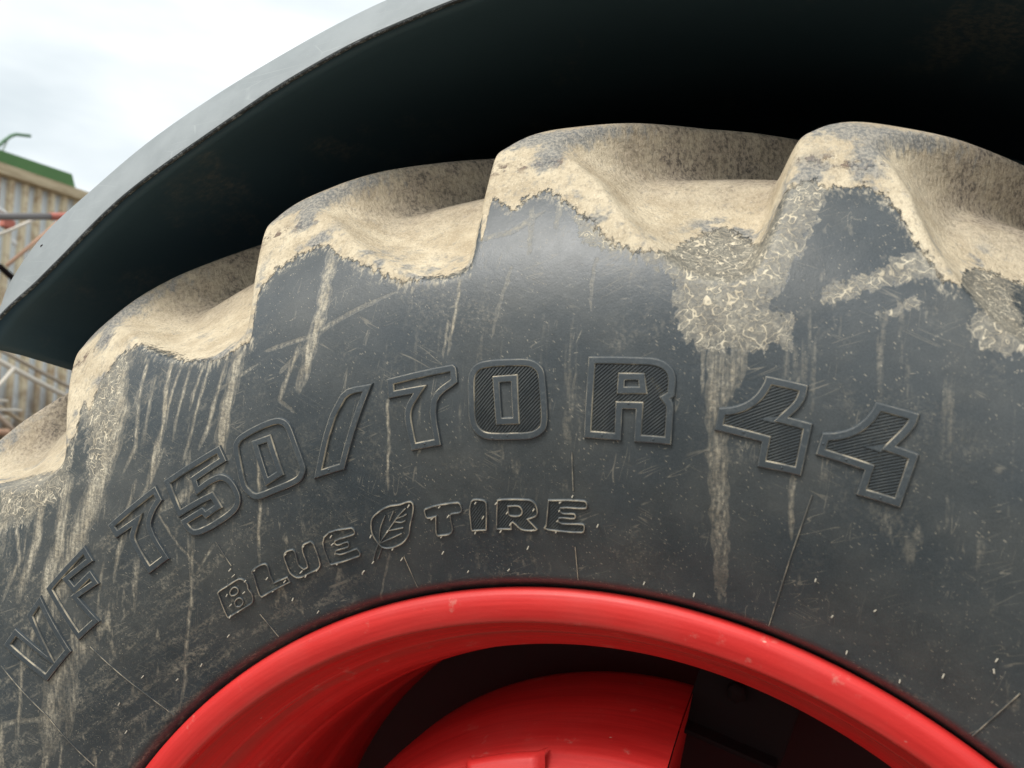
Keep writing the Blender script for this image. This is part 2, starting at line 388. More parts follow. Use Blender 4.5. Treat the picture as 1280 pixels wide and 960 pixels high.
DATA = json.loads('''{"L":{"V":[[[-5210,7695],[-5161,7095],[-4799,7101],[-4681,7727],[-4879,7699],[-4988,7259],[-5034,7706]]],"F":[[[-4600,7735],[-4113,7771],[-4120,7591],[-4388,7619],[-4385,7536],[-4191,7543],[-4196,7380],[-4422,7421],[-4412,7103],[-4677,7119]]],"7":[[[-3850,7774],[-3336,7807],[-3338,7651],[-3451,7587],[-3531,7488],[-3548,7140],[-3779,7136],[-3756,7491],[-3731,7553],[-3680,7604],[-3844,7614]]],"5":[[[-3257,7802],[-2719,7829],[-2712,7664],[-3003,7634],[-3009,7581],[-2902,7595],[-2799,7577],[-2737,7486],[-2724,7332],[-2759,7241],[-2837,7185],[-2989,7159],[-3134,7158],[-3248,7192],[-3284,7281],[-3284,7383],[-3064,7384],[-3051,7338],[-2960,7346],[-2965,7409],[-3061,7414],[-3286,7417]]],"0":[[[-2590,7805],[-2548,7832],[-2411,7852],[-2273,7853],[-2205,7835],[-2158,7788],[-2136,7720],[-2129,7546],[-2128,7365],[-2137,7294],[-2196,7222],[-2272,7199],[-2462,7196],[-2592,7203],[-2640,7233],[-2677,7314],[-2687,7387],[-2662,7553],[-2633,7717],[-2618,7770]],[[-2428,7669],[-2356,7663],[-2363,7378],[-2446,7363]]],"/":[[[-1706,7858],[-1462,7880],[-1834,7193],[-2097,7194]]],"7b":[[[-1353,7888],[-884,7917],[-864,7885],[-863,7755],[-1023,7608],[-1047,7230],[-1278,7221],[-1279,7440],[-1272,7546],[-1245,7629],[-1189,7712],[-1366,7713]]],"0b":[[[-792,7750],[-776,7827],[-732,7892],[-656,7918],[-478,7917],[-380,7908],[-322,7876],[-283,7815],[-271,7713],[-261,7493],[-264,7374],[-287,7297],[-367,7237],[-511,7227],[-670,7236],[-741,7263],[-792,7329],[-811,7419],[-804,7576]],[[-576,7720],[-500,7722],[-503,7421],[-578,7421]]],"R":[[[0,7929],[309,7949],[392,7952],[459,7933],[510,7884],[535,7815],[541,7702],[541,7665],[519,7639],[537,7613],[546,7572],[550,7507],[560,7275],[320,7257],[314,7524],[231,7516],[234,7253],[-15,7253]],[[234,7752],[313,7760],[321,7712],[234,7701]]],"4":[[[811,7453],[813,7632],[890,7662],[961,7723],[1006,7802],[1032,7905],[1031,7951],[1265,7954],[1270,7856],[1252,7769],[1213,7680],[1345,7680],[1369,7269],[1106,7246],[1097,7442]]],"4b":[[[1411,7460],[1411,7632],[1484,7669],[1552,7734],[1598,7826],[1618,7910],[1623,7973],[1847,7992],[1850,7909],[1834,7821],[1801,7712],[1922,7714],[1947,7294],[1699,7267],[1691,7463]]],"sB":[[[-3370,6620],[-3260,6625],[-3137,6629],[-3102,6605],[-3093,6554],[-3114,6505],[-3116,6452],[-3139,6402],[-3175,6375],[-3279,6372],[-3336,6371],[-3448,6372],[-3456,6385],[-3386,6590]],[[-3284,6558],[-3246,6582],[-3208,6582],[-3196,6552],[-3217,6525],[-3257,6518],[-3287,6528]],[[-3308,6454],[-3278,6475],[-3237,6474],[-3227,6437],[-3251,6412],[-3293,6404],[-3319,6420]]],"sL":[[[-2983,6631],[-2917,6646],[-2841,6640],[-2832,6610],[-2859,6524],[-2874,6443],[-2729,6440],[-2733,6391],[-3053,6381],[-3059,6407],[-2992,6593]]],"sU":[[[-2634,6645],[-2551,6656],[-2537,6626],[-2570,6504],[-2549,6446],[-2502,6459],[-2451,6645],[-2360,6663],[-2348,6627],[-2384,6443],[-2426,6404],[-2542,6394],[-2638,6394],[-2679,6454],[-2670,6532]]],"sE":[[[-2228,6659],[-1972,6663],[-1955,6636],[-1970,6602],[-2154,6594],[-2166,6567],[-2146,6549],[-2058,6550],[-2053,6530],[-2072,6505],[-2190,6506],[-2202,6483],[-2169,6460],[-2004,6464],[-1996,6420],[-2016,6395],[-2287,6395],[-2303,6420]]],"leaf":[[[-1798,6457],[-1814,6555],[-1794,6638],[-1762,6696],[-1696,6737],[-1592,6769],[-1495,6765],[-1402,6774],[-1386,6739],[-1418,6653],[-1466,6569],[-1509,6482],[-1579,6423],[-1637,6402],[-1711,6393],[-1775,6413]]],"sT":[[[-1297,6684],[-1023,6706],[-1002,6684],[-1011,6621],[-1099,6608],[-1111,6580],[-1138,6441],[-1265,6426],[-1270,6454],[-1228,6605],[-1300,6602],[-1311,6628]]],"sI":[[[-907,6703],[-812,6707],[-790,6677],[-838,6437],[-958,6440],[-960,6464]]],"sR":[[[-688,6703],[-451,6698],[-409,6673],[-392,6622],[-402,6564],[-479,6526],[-415,6437],[-433,6426],[-539,6432],[-602,6500],[-618,6489],[-627,6437],[-749,6441],[-698,6685]],[[-619,6645],[-535,6644],[-513,6614],[-518,6577],[-547,6555],[-600,6556],[-624,6572]]],"sE2":[[[-293,6698],[-21,6709],[-3,6682],[-16,6648],[-204,6637],[-212,6608],[-188,6587],[-106,6590],[-95,6573],[-108,6550],[-223,6545],[-233,6512],[-202,6495],[-41,6501],[-30,6477],[-51,6430],[-312,6433],[-350,6451],[-334,6477]]]},"S":{"R":[[464,7655],[523,7675],[534,7625]],"4":[[1045,7610],[1147,7609],[1159,7671]],"4b":[[1641,7626],[1742,7631],[1743,7690]]},"veins":[[[-1795,6456],[-1665,6561],[-1549,6658],[-1455,6725]],[[-1792,6459],[-1729,6592],[-1641,6702]],[[-1626,6640],[-1560,6726]],[[-1783,6460],[-1661,6482],[-1563,6505]],[[-1668,6554],[-1600,6553],[-1532,6553]],[[-1588,6624],[-1534,6604],[-1490,6617]],[[-1559,6650],[-1503,6656],[-1462,6672]],[[-1803,6454],[-1853,6399],[-1919,6313]],[[-1789,6413],[-1820,6375],[-1865,6326]]],"pins":[[-3260,6625],[-3082,6586],[-3157,6498],[-3311,6562],[-3340,6462],[-3324,6371],[-3421,6375],[-3139,6748],[-3139,6684],[-2947,6637],[-2893,6516],[-2756,6423],[-2918,6380],[-2613,6648],[-2427,6655],[-2570,6439],[-2553,6395],[-2426,6404],[-2803,6242],[-2158,6653],[-2176,6578],[-2200,6494],[-2231,6391],[-2037,6248],[-1829,6551],[-1689,6388],[-1674,6556],[-1415,6749],[-1912,6311],[-1645,6280],[-1168,6690],[-1249,6600],[-1116,6601],[-1230,6421],[-870,6697],[-832,6565],[-929,6429],[-698,6685],[-415,6618],[-623,6601],[-621,6490],[-710,6428],[-439,6429],[-197,6692],[-211,6619],[-231,6526],[-257,6429],[-107,6751],[-4508,6438],[-4302,6197],[-4004,6162],[-5094,6204],[-4888,6425],[-2802,6240],[-2659,6030],[-3573,6231],[-2045,6248],[-1262,6272],[-509,6273],[-1097,6062],[-720,6056],[78,6515],[1664,6519],[1865,6282],[2064,6052],[2474,6046],[2674,6278],[2876,6522],[2853,6607],[2095,6480],[452,6048],[859,6050]],"lines":[[[-103,7125],[-103,6794]],[[-118,6290],[-118,5975]],[[-1631,6290],[-1631,5975]],[[-3184,6249],[-3184,5975]],[[-3118,7038],[-3118,6773]],[[-4652,6998],[-4652,5975]],[[-5359,7588],[-5426,6885],[-5604,6250]],[[1463,7153],[1460,6572],[1475,5975]],[[3084,6478],[3084,5975]]],"grooves":[[[-110,8922],[-95,8069]],[[1413,8708],[1449,8104]]],"edge":[[-5235,9688],[-4617,9219],[-4141,8727],[-3826,8840],[-3719,9189],[-3674,8983],[-3564,9228],[-3382,9403],[-3200,9370],[-3019,9093],[-2765,8758],[-2481,8629],[-2284,8677],[-2211,9217],[-2098,9349],[-1928,9428],[-1729,9427],[-1632,9230],[-1430,8998],[-1211,8773],[-1027,8731],[-898,8774],[-747,8777],[-702,8900],[-722,9375],[-673,9469],[-541,9329],[-479,9421],[-348,9502],[-244,9380],[-113,9198],[45,8956],[235,8827],[363,8858],[427,9050],[608,9292],[843,9047],[891,9447],[914,9577],[999,9686],[1121,9640],[1266,9694],[1388,9621],[1545,9300],[1737,9035],[1816,9008],[1832,9232],[1904,9350],[2066,9345],[2250,9405],[2460,9391]],"crack":[[[195,8774],[424,8686],[492,8285],[627,8044],[753,8123],[910,8110],[1112,8203],[1124,8435],[962,8486],[1018,8807],[1083,9189],[1090,9424],[1150,9710],[961,9675],[886,9486],[838,9083],[551,9422],[360,9082]],[[1179,8680],[1375,8933],[1623,9279],[1777,9236],[1735,9048],[1465,8853],[1339,8679],[1232,8605]],[[1821,9082],[1884,8944],[1920,8729],[2013,8601],[2130,8616],[2196,8772],[2045,9598],[1883,9489]],[[-148,9184],[78,9071],[230,8870],[53,8865],[-100,8960]],[[1523,8643],[1622,8837],[1667,8758],[1577,8628]],[[-4617,9392],[-4109,8898],[-3849,8712],[-4079,8353],[-4415,8419],[-4707,8672]],[[-3774,9585],[-3498,9478],[-3270,9337],[-3436,8601],[-3684,8162],[-3826,8295],[-3730,8789]]],"streak":[[8,0.7,[[-4161,8646],[-4477,8176],[-4929,7854]]],[10,0.8,[[-3997,8467],[-4297,7977],[-4806,7592]]],[8,0.7,[[-3776,8247],[-4254,7728]]],[5,0.5,[[-3471,7979],[-3854,7550],[-4162,7234]]],[4,0.5,[[-3068,8845],[-3308,8212]]],[4,0.5,[[-2843,8800],[-3186,8117],[-3440,7770]]],[5,0.5,[[-2486,8589],[-2746,8071],[-2938,7854]]],[4,0.5,[[-2674,8673],[-2889,8253]]],[5,0.5,[[-5055,7559],[-5501,7188],[-5950,6915]]],[8,0.4,[[-4984,6884],[-5544,6570]]],[5,0.5,[[-3526,9187],[-3662,8720],[-3746,8218]]],[14,0.6,[[-4554,8911],[-4760,8522]]],[4,0.35,[[-4050,7530],[-4518,7056]]],[4,0.35,[[-3745,7363],[-4199,6856]]],[14,0.9,[[-3341,9306],[-3421,8682],[-3832,8107],[-4894,7361]]],[16,0.7,[[-3681,9146],[-3557,8425],[-3953,8028],[-4478,7758]]],[5,0.6,[[-3125,9090],[-3370,8263],[-3593,8081]]],[6,0.7,[[-2923,8912],[-3092,8313],[-3534,7661]]],[4,0.5,[[-2767,8742],[-3095,8049]]],[4,0.5,[[-2607,8671],[-2899,8086],[-3111,7797]]],[9,0.8,[[-2386,8611],[-2492,8336],[-2733,7810],[-2896,7570]]],[9,0.8,[[-1690,9262],[-1738,8760],[-1898,8268],[-2049,7941]]],[4,0.6,[[-2431,7644],[-2645,7095],[-2950,6559]]],[3,0.8,[[-1379,7705],[-1452,7282],[-1569,6862]]],[3,0.4,[[-1741,6355],[-2114,5821]]],[3,0.8,[[-820,8678],[-858,8314],[-929,7967]]],[3,0.5,[[-900,8322],[-959,7936]]],[6,0.4,[[-423,9322],[-394,8757]]],[15,0.5,[[734,8165],[808,7565],[933,6805],[1110,5860]]],[2.5,0.6,[[711,8062],[804,7303],[922,6663],[1053,5920]]],[2.5,0.6,[[773,8141],[876,7323],[1014,6552],[1146,5843]]],[2,0.5,[[746,8070],[843,7314],[998,6403]]],[3,0.5,[[664,8117],[699,7669]]],[10,0.6,[[880,8167],[832,7701]]],[5,0.6,[[1319,7244],[1433,6717]]],[4,0.5,[[-3221,7255],[-3624,6695],[-4265,6141],[-4697,5902]]],[3,0.4,[[-2956,7952],[-3195,7414],[-3574,6757]]],[18,0.45,[[-4625,7058],[-5109,7038],[-5856,6605]]],[8,0.4,[[-4578,7227],[-5310,6660]]],[5,0.5,[[-2208,8505],[-1843,8482],[-1488,8611],[-1105,8715]]],[5,0.4,[[-2153,8230],[-1661,8562],[-1321,8628]]],[4,0.8,[[394,7775],[480,7625],[546,7559]]],[5,0.5,[[-1937,8446],[-2167,7996],[-2070,7793]]],[4,0.45,[[907,7980],[890,7782]]],[8,0.4,[[-3473,7614],[-3214,7560],[-2582,7723]]],[7,0.4,[[-5762,7250],[-5503,6927],[-5031,6695]]],[3,0.5,[[-3443,7591],[-3414,7114],[-3332,6736]]],[3,0.5,[[-3142,7026],[-3472,6857]]],[4,0.5,[[-3156,8094],[-3350,7883],[-3624,7734],[-3932,7425]]],[6,0.6,[[-4458,7945],[-4761,7649],[-5256,7350]]],[6,0.5,[[-4522,8653],[-4667,8187],[-5042,8000]]],[5,0.5,[[-3110,7358],[-2709,7670]]],[6,0.5,[[-711,9047],[-520,9088],[-307,9320]]],[4,0.4,[[-2627,8336],[-2419,8376],[-2218,8428]]],[5,0.5,[[-263,9339],[-259,9050]]],[4,0.4,[[-10,8806],[-13,8379],[-20,8241]]],[5,0.35,[[-500,8771],[-589,8271],[-647,7995]]]],"nubs":[[106,7289],[442,7299],[267,7567],[981,7486],[1247,7290],[1578,7494],[1827,7311],[1432,7557],[-1956,7231],[-1165,7267],[-551,7268],[-661,7252]]}''')
def dec(c): return np.array([(a / 100, b / 1e4) for a, b in c])
def seg_dist(X, Y, P):
    best = np.full(X.shape, 1e9)
    for (x0, y0), (x1, y1) in zip(P[:-1], P[1:]):
        dx, dy = x1 - x0, y1 - y0; L = dx * dx + dy * dy + 1e-12
        t = np.clip(((X - x0) * dx + (Y - y0) * dy) / L, 0, 1)
        best = np.minimum(best, np.hypot(X - x0 - t * dx, Y - y0 - t * dy))
    return best
def inside(X, Y, P):
    c = np.zeros(X.shape, bool); n = len(P)
    for i in range(n):
        x0, y0 = P[i]; x1, y1 = P[(i + 1) % n]
        if y0 == y1: continue
        c ^= ((y0 > Y) != (y1 > Y)) & (X < (x1 - x0) * (Y - y0) / (y1 - y0) + x0)
    return c
RM = .85
def flat(c):
    d = dec(c).copy(); d[:, 0] = np.radians(d[:, 0]) * RM; return d

wheel = empty("tractor_wheel")
tag(wheel, "big tractor wheel, mud-caked black tyre with raised size lettering on a bright red rim", "wheel")

def build_tyre():
    global tyre
    # --- coarse angular steps out of view, fine ones in view
    THf = np.arange(-64, 44.001, .115)
    THc = np.arange(44.0, 296.001, .818)
    a = np.concatenate([np.arange(0, UC, .00175), np.arange(UC, UM, .0027), [UM]])
    # masks
    def masks(X, P, u, kk):
        th = np.arctan2(X[..., 0], X[..., 2]); r = P[..., 1]
        fx = th * RM; fy = r
        e = dec(DATA['edge']); o = np.argsort(e[:, 0]); e = e[o]
        th_d = np.degrees(th)
        per = np.interp(th_d, e[:, 0], e[:, 1])
        # beyond the painted stretch: mud above the crease
        phi = (th_d - TH0) % PITCH
        gen = np.interp(phi, cb_phi, cb_r - .0) - .004
        gen = np.minimum(gen, .97)
        out = (th_d < e[0, 0]) | (th_d > e[-1, 0])
        ed = np.where(out, gen, per)
        sd = np.clip(fy - ed, -.06, .06)
        sd = np.where(u[None, :] > UC, np.maximum(sd, .03), sd)
        ck = np.full(fx.shape, -.05)
        for c in DATA['crack']:
            P2 = flat(c); Pc = np.vstack([P2, P2[:1]]); 
            m = (fx > P2[:, 0].min() - .03) & (fx < P2[:, 0].max() + .03) & (fy > P2[:, 1].min() - .03) & (fy < P2[:, 1].max() + .03)
            x, y = fx[m], fy[m]; d = seg_dist(x, y, Pc); d = np.where(inside(x, y, P2), d, -d)
            ck[m] = np.maximum(ck[m], np.clip(d, -.05, .05))
        st = np.zeros(fx.shape)
        for w, inten, c in DATA['streak']:
            P2 = flat(c); wd = w * .0007 * .62; R = wd * 4 + .004
            m = (fx > P2[:, 0].min() - R) & (fx < P2[:, 0].max() + R) & (fy > P2[:, 1].min() - R) & (fy < P2[:, 1].max() + R)
            X_, Y_ = fx[m], fy[m]; kx = P2[:, 0].sum() * 90
            X_ = X_ + .0006 * np.sin(Y_ * 120 + kx) + .0004 * np.sin(Y_ * 430 + kx * 3)
            d = seg_dist(X_, Y_, P2); e0 = np.hypot(X_ - P2[0, 0], Y_ - P2[0, 1]); e1 = np.hypot(X_ - P2[-1, 0], Y_ - P2[-1, 1])
            LL = arclen(P2)[-1]
            tp = np.clip(e1 / (LL * .35), 0, 1) ** .6 * np.clip(e0 / (LL * .1) + .4, 0, 1)
            wv = wd * (1.7 if w > 7 else 1.25) * (.92 + .12 * np.sin(Y_ * 260 + kx * 2))
            st[m] = np.maximum(st[m], min(1, inten * (1.3 if P2[:, 0].mean() < -.30 else 1.05)) * tp * np.exp(-(d / wv) ** 2 * .9))
        td = np.clip((X[..., 1] - .035) / .07, 0, 1)
        du = np.clip((-th_d - 17) / 22, 0, 1) ** .8 + .12 * np.clip((.72 - r) / .1, 0, 1)
        return sd, ck, st, td, np.clip(du, 0, 1)
    A = np.ascontiguousarray
    def grid(TH, UU, name_base, fine):
        X, w, lug, depth, kk, P = tyre_points(TH, UU)
        n, m = X.shape[:2]
        sd, ck, st, td, du = masks(X, P, UU, kk)
        # slight handmade unevenness
        T = np.radians(TH)[:, None]
        idx = np.arange(n * m).reshape(n, m)
        Q = np.stack([idx[:-1, :-1], idx[:-1, 1:], idx[1:, 1:], idx[1:, :-1]], -1).reshape(-1, 4)
        gx = np.gradient(X, axis=0); gu = np.gradient(X, axis=1)
        N = np.cross(gu, gx); N /= np.linalg.norm(N, axis=-1, keepdims=True) + 1e-12
        fl_ = lug[:-1, :-1] | lug[1:, 1:]
        rows = np.floor((TH[:-1, None] - TH0 - 56 * np.clip(P_lug(UU)[:-1, 0] - .03, 0, None)[None, :] + 1.5) / PITCH)
        V = X.reshape(-1, 3); Nf = N.reshape(-1, 3)
        crest, clump = tyre_points.extra
        at = {'crest': crest, 'clump': np.broadcast_to(clump, crest.shape), 'mud_edge': sd, 'crackle_edge': ck, 'streak': st, 'tread': td, 'dusty': du}
        def sub(sel, name, parent):
            q_ = Q[sel.reshape(-1)]
            used, inv = np.unique(q_, return_inverse=True); inv = inv.reshape(q_.shape)
            me = bpy.data.meshes.new(name)
            me.vertices.add(len(used)); me.vertices.foreach_set('co', A(V[used], dtype=np.float32).ravel())
            me.loops.add(inv.size); me.loops.foreach_set('vertex_index', A(inv, dtype=np.int32).ravel())
            me.polygons.add(len(inv)); me.polygons.foreach_set('loop_start', np.arange(0, inv.size, 4, dtype=np.int32))
            me.polygons.foreach_set('use_smooth', np.ones(len(inv), dtype=bool))
            me.update(calc_edges=True)
            for k, v in at.items():
                aa = me.attributes.new(k, 'FLOAT', 'POINT'); aa.data.foreach_set('value', A(v.reshape(-1)[used], dtype=np.float32))
            me.normals_split_custom_set_from_vertices(Nf[used].tolist())
            o = bpy.data.objects.new(name, me); COL.objects.link(o); me.materials.append(RUB)
            if parent: o.parent = parent
            return o
        if fine:
            body = sub(~fl_, 'tyre', wheel)
            for k in np.unique(rows[fl_]):
                s = fl_ & (rows == k)
                if s.sum() > 400:
                    sub(s, 'tread_lug', body)
            return body
        return sub(np.ones_like(fl_), name_base, None)
    tyre = grid(THf, a, 'tyre', True)
    ac = np.concatenate([np.arange(0, UC, .012), np.arange(UC, UM, .009), [UM]])
    o = grid(THc, ac, 'tyre_rest', False); o.name = 'lower_tyre'; o.parent = tyre
    # far half of the tyre: the same section mirrored about the tread centre, lugs half a pitch on
    THm = np.arange(0, 360.001, .818)
    X, w, lug, depth, kk, P = tyre_points(THm, ac)
    X[..., 1] = .79 - X[..., 1]
    ang = rad(PITCH / 2); c_, s_ = math.cos(ang), math.sin(ang)
    X = np.stack([X[..., 0] * c_ + X[..., 2] * s_, X[..., 1], -X[..., 0] * s_ + X[..., 2] * c_], -1)
    n, m = X.shape[:2]; idx = np.arange(n * m).reshape(n, m)
    Q = np.stack([idx[:-1, :-1], idx[1:, :-1], idx[1:, 1:], idx[:-1, 1:]], -1).reshape(-1, 4)
    me = npmesh('inner_tyre', X.reshape(-1, 3), Q)
    for k_, v_ in (('mud_edge', np.clip(P[..., 1] - .93, -.05, .05)), ('tread', np.clip((P[..., 1] - .99) / .05, 0, 1))):
        aa = me.attributes.new(k_, 'FLOAT', 'POINT'); aa.data.foreach_set('value', np.ascontiguousarray(v_.reshape(-1), dtype=np.float32))
    me.materials.append(RUB); o = bpy.data.objects.new('inner_tyre', me); COL.objects.link(o); o.parent = tyre
build_tyre()

# ------------------------------------------------------------------ lettering
def to_flat(c, rm):
    d = dec(c); return np.stack([np.radians(d[:, 0]) * rm, d[:, 1]], -1)
def round_corners(P, ang=52, n=4):
    """vertices that turn only a little are points of a curve: Catmull-Rom there, straight elsewhere"""
    N = len(P); soft = []
    for i in range(N):
        a = P[i] - P[i - 1]; b = P[(i + 1) % N] - P[i]
        t = math.degrees(math.acos(np.clip(a @ b / (np.linalg.norm(a) * np.linalg.norm(b) + 1e-12), -1, 1)))
        soft.append(t < ang)
    out = []
    for i in range(N):
        j = (i + 1) % N; p1, p2 = P[i], P[j]
        m1 = (P[j] - P[i - 1]) * .5 if soft[i] else p2 - p1
        m2 = (P[(j + 1) % N] - P[i]) * .5 if soft[j] else p2 - p1
        L = np.linalg.norm(p2 - p1)
        if soft[i]: m1 = m1 / (np.linalg.norm(m1) + 1e-12) * L
        if soft[j]: m2 = m2 / (np.linalg.norm(m2) + 1e-12) * L
        k = n if (soft[i] or soft[j]) else 1
        for t in np.linspace(0, 1, k, endpoint=False):
            out.append((2 * t ** 3 - 3 * t * t + 1) * p1 + (t ** 3 - 2 * t * t + t) * m1 + (3 * t * t - 2 * t ** 3) * p2 + (t ** 3 - t * t) * m2)
    return np.array(out)
def area(P): x, y = P[:, 0], P[:, 1]; return .5 * np.sum(x * np.roll(y, -1) - np.roll(x, -1) * y)
def offset(P, d):
    """mitred offset to the left of travel"""
    a = P - np.roll(P, 1, 0); b = np.roll(P, -1, 0) - P
    a /= np.linalg.norm(a, axis=1)[:, None] + 1e-12; b /= np.linalg.norm(b, axis=1)[:, None] + 1e-12
    na = np.stack([-a[:, 1], a[:, 0]], -1); nb = np.stack([-b[:, 1], b[:, 0]], -1)
    m = na + nb; L = np.sum(m * na, 1); L = np.where(np.abs(L) < .18, .18, L)
    return P + m / L[:, None] * d
def strip(loop_pts, prof, rm, V, Fc, Wr, step=.005, closed=True):
    """sweep profile [(offset, height, wear)] round a loop"""
    offs = [offset(loop_pts, o) if closed else open_offset(loop_pts, o) for o, _, _ in prof]
    N = len(loop_pts); rings = []
    rng = range(N) if closed else range(N - 1)
    for i in rng:
        j = (i + 1) % N; L = np.linalg.norm(loop_pts[j] - loop_pts[i]); k = max(1, int(L / step))
        for t in np.linspace(0, 1, k, endpoint=False):
            rings.append([o[i] * (1 - t) + o[j] * t for o in offs])
    if not closed: rings.append([o[-1] for o in offs])
    base = len(V); m = len(prof)
    for ring in rings:
        for (x, y), (_, h, w) in zip(ring, prof):
            V.append(side_point(x / rm, y, h)); Wr.append(w)
    n = len(rings)
    for i in range(n if closed else n - 1):
        j = (i + 1) % n
        for k in range(m - 1):
            Fc.append((base + i * m + k, base + i * m + k + 1, base + j * m + k + 1, base + j * m + k))
def open_offset(P, d):
    T = np.gradient(P, axis=0); T /= np.linalg.norm(T, axis=1)[:, None] + 1e-12
    return P + np.stack([-T[:, 1], T[:, 0]], -1) * d
def hatch(loops, rm, V, Fc, Wr, ang=45, sp=.0023, wd=.0012, h=.0017):
    c, s = math.cos(rad(ang)), math.sin(rad(ang))
    rot = lambda P: np.stack([P[:, 0] * c + P[:, 1] * s, -P[:, 0] * s + P[:, 1] * c], -1)
    Ls = [rot(l) for l in loops]; lo = min(l[:, 1].min() for l in Ls); hi = max(l[:, 1].max() for l in Ls)
    y = lo + sp * .5
    while y < hi:
        xs = []
        for l in Ls:
            a = l; b = np.roll(l, -1, 0); k = (a[:, 1] > y) != (b[:, 1] > y)
            xs += list((a[k, 0] + (y - a[k, 1]) * (b[k, 0] - a[k, 0]) / (b[k, 1] - a[k, 1])))
        xs.sort()
        for x0, x1 in zip(xs[::2], xs[1::2]):
            if x1 - x0 < .0015: continue
            n = max(1, int((x1 - x0) / .006)); base = len(V)
            for i in range(n + 1):
                x = x0 + (x1 - x0) * i / n
                for dy, hh, w_ in ((-wd / 2, -.0003, 0), (-wd * .28, h, .62), (wd * .28, h, .62), (wd / 2, -.0003, 0)):
                    X, Y = x * c - (y + dy) * s, x * s + (y + dy) * c
                    V.append(side_point(X / rm, Y, hh)); Wr.append(w_)
            for i in range(n):
                for k in range(3): Fc.append((base + i * 4 + k, base + i * 4 + k + 1, base + i * 4 + 5 + k, base + i * 4 + 4 + k))
        y += sp
def finish(name, V, Fc, Wr, label, flip=False):
    me = bpy.data.meshes.new(name); me.from_pydata([tuple(p) for p in V], [], Fc); me.update()
    a = me.attributes.new('wear', 'FLOAT', 'POINT'); a.data.foreach_set('value', np.array(Wr, dtype=np.float32))
    o = link(name, me, LET, tyre, False)
    if label: tag(o, label)
    return o
def big(key, name, label, hatched, bw=.0062, scale=1):
    cs = DATA['L'][key]; d = dec(cs[0]); rm = d[:, 1].mean()
    V, Fc, Wr, inner = [], [], [], []
    prof = [(-.0006, -.0004, .0), (.0001, .0021, .25), (.0005, .0025, 1.), (.0010, .00265, .15), (bw - .0011, .00265, .10), (bw - .0006, .0025, 1.), (bw - .0001, .0015, 1.), (bw + .0003, -.0004, .15)]
    for i, c in enumerate(cs):
        P = round_corners(to_flat(c, rm)); A_ = area(P)
        if (A_ < 0) == (i == 0): P = P[::-1]        # outer ccw: interior is on the left; holes cw
        strip(P, prof, rm, V, Fc, Wr); inner.append(offset(P, bw))
    if key in DATA['S']:  # the pointed web inside the notch
        T = to_flat(DATA['S'][key], rm); b = len(V); n = 5
        if area(T) < 0: T = T[::-1]
        C_ = T.mean(0)
        for sc, h in ((1.06, -.0004), (1.0, .0018), (.88, .0023), (.05, .0023)):
            for p in T: x, y = C_ + (p - C_) * sc; V.append(side_point(x / rm, y, h)); Wr.append(.15)
        for k in range(3):
            for i in range(3): Fc.append((b + k * 3 + i, b + k * 3 + (i + 1) % 3, b + k * 3 + 3 + (i + 1) % 3, b + k * 3 + 3 + i))
        Fc.append((b + 9, b + 10, b + 11))
    if hatched: hatch(inner, rm, V, Fc, Wr, ang=44 if key not in ('4', '4b') else 33)
    finish(name, V, Fc, Wr, label)
def small(key, name, label, hatched=False, extra=()):
    cs = DATA['L'][key]; rm = dec(cs[0])[:, 1].mean(); V, Fc, Wr, inner = [], [], [], []
    w = .001
    prof = [(-w * 1.1, -.0003, 0), (-w * .8, .0010, .5), (-w * .3, .0018, .95), (w * .3, .0018, .95), (w * .8, .0010, .4), (w * 1.1, -.0003, 0)]
    for i, c in enumerate(cs):
        P = round_corners(to_flat(c, rm), 75, 4); A_ = area(P)
        if (A_ < 0) == (i == 0): P = P[::-1]
        strip(P, prof, rm, V, Fc, Wr, .004); inner.append(offset(P, w))
    for c in extra:
        P = to_flat(c, rm); P = catmull(P, 4)
        pr = [(o * .8, h * .8, w_ * .9) for o, h, w_ in prof]
        strip(P, pr, rm, V, Fc, Wr, .004, closed=False)
    if hatched: hatch(inner, rm, V, Fc, Wr, 44, .0020, .0010, .0008)
    finish(name, V, Fc, Wr, label)
big('V', 'raised_letter', "raised letter V at the start of the tyre size", False)
big('F', 'raised_letter', "raised letter F of the tyre size", False)
big('7', 'raised_digit', "raised digit 7 of 750", False)
big('5', 'raised_digit', "raised digit 5 of 750", False)
big('0', 'raised_digit', "raised digit 0 of 750", False)
big('/', 'raised_slash', "raised slash between 750 and 70", False)
big('7b', 'raised_digit', "raised digit 7 of 70", False)
big('0b', 'raised_digit', "raised hatched digit 0 of 70", True)
big('R', 'raised_letter', "raised hatched letter R", True)
big('4', 'raised_digit', "raised hatched digit 4, first of 44", True)
big('4b', 'raised_digit', "raised hatched digit 4, last of 44", True)
small('sB', 'outlined_letter', "small outlined letter B of BLUE")
small('sL', 'outlined_letter', "small outlined letter L of BLUE")
small('sU', 'outlined_letter', "small outlined letter U of BLUE")
small('sE', 'outlined_letter', "small outlined letter E of BLUE")
small('leaf', 'leaf_emblem', "moulded leaf emblem between BLUE and TIRE", extra=DATA['veins'])
small('sT', 'outlined_letter', "small outlined letter T of TIRE")
small('sI', 'outlined_letter', "small outlined letter I of TIRE", True)
small('sR', 'outlined_letter', "small outlined letter R of TIRE", True)
small('sE2', 'outlined_letter', "small outlined letter E of TIRE", True)
for c in DATA['lines']:
    V, Fc, Wr = [], [], []; w = .0008
    strip(flat(c), [(-w, -.0003, 0), (-w * .5, .0010, 1.), (w * .5, .0010, 1.), (w, -.0003, 0)], RM, V, Fc, Wr, .004, closed=False)
    finish('mould_line', V, Fc, Wr, None)
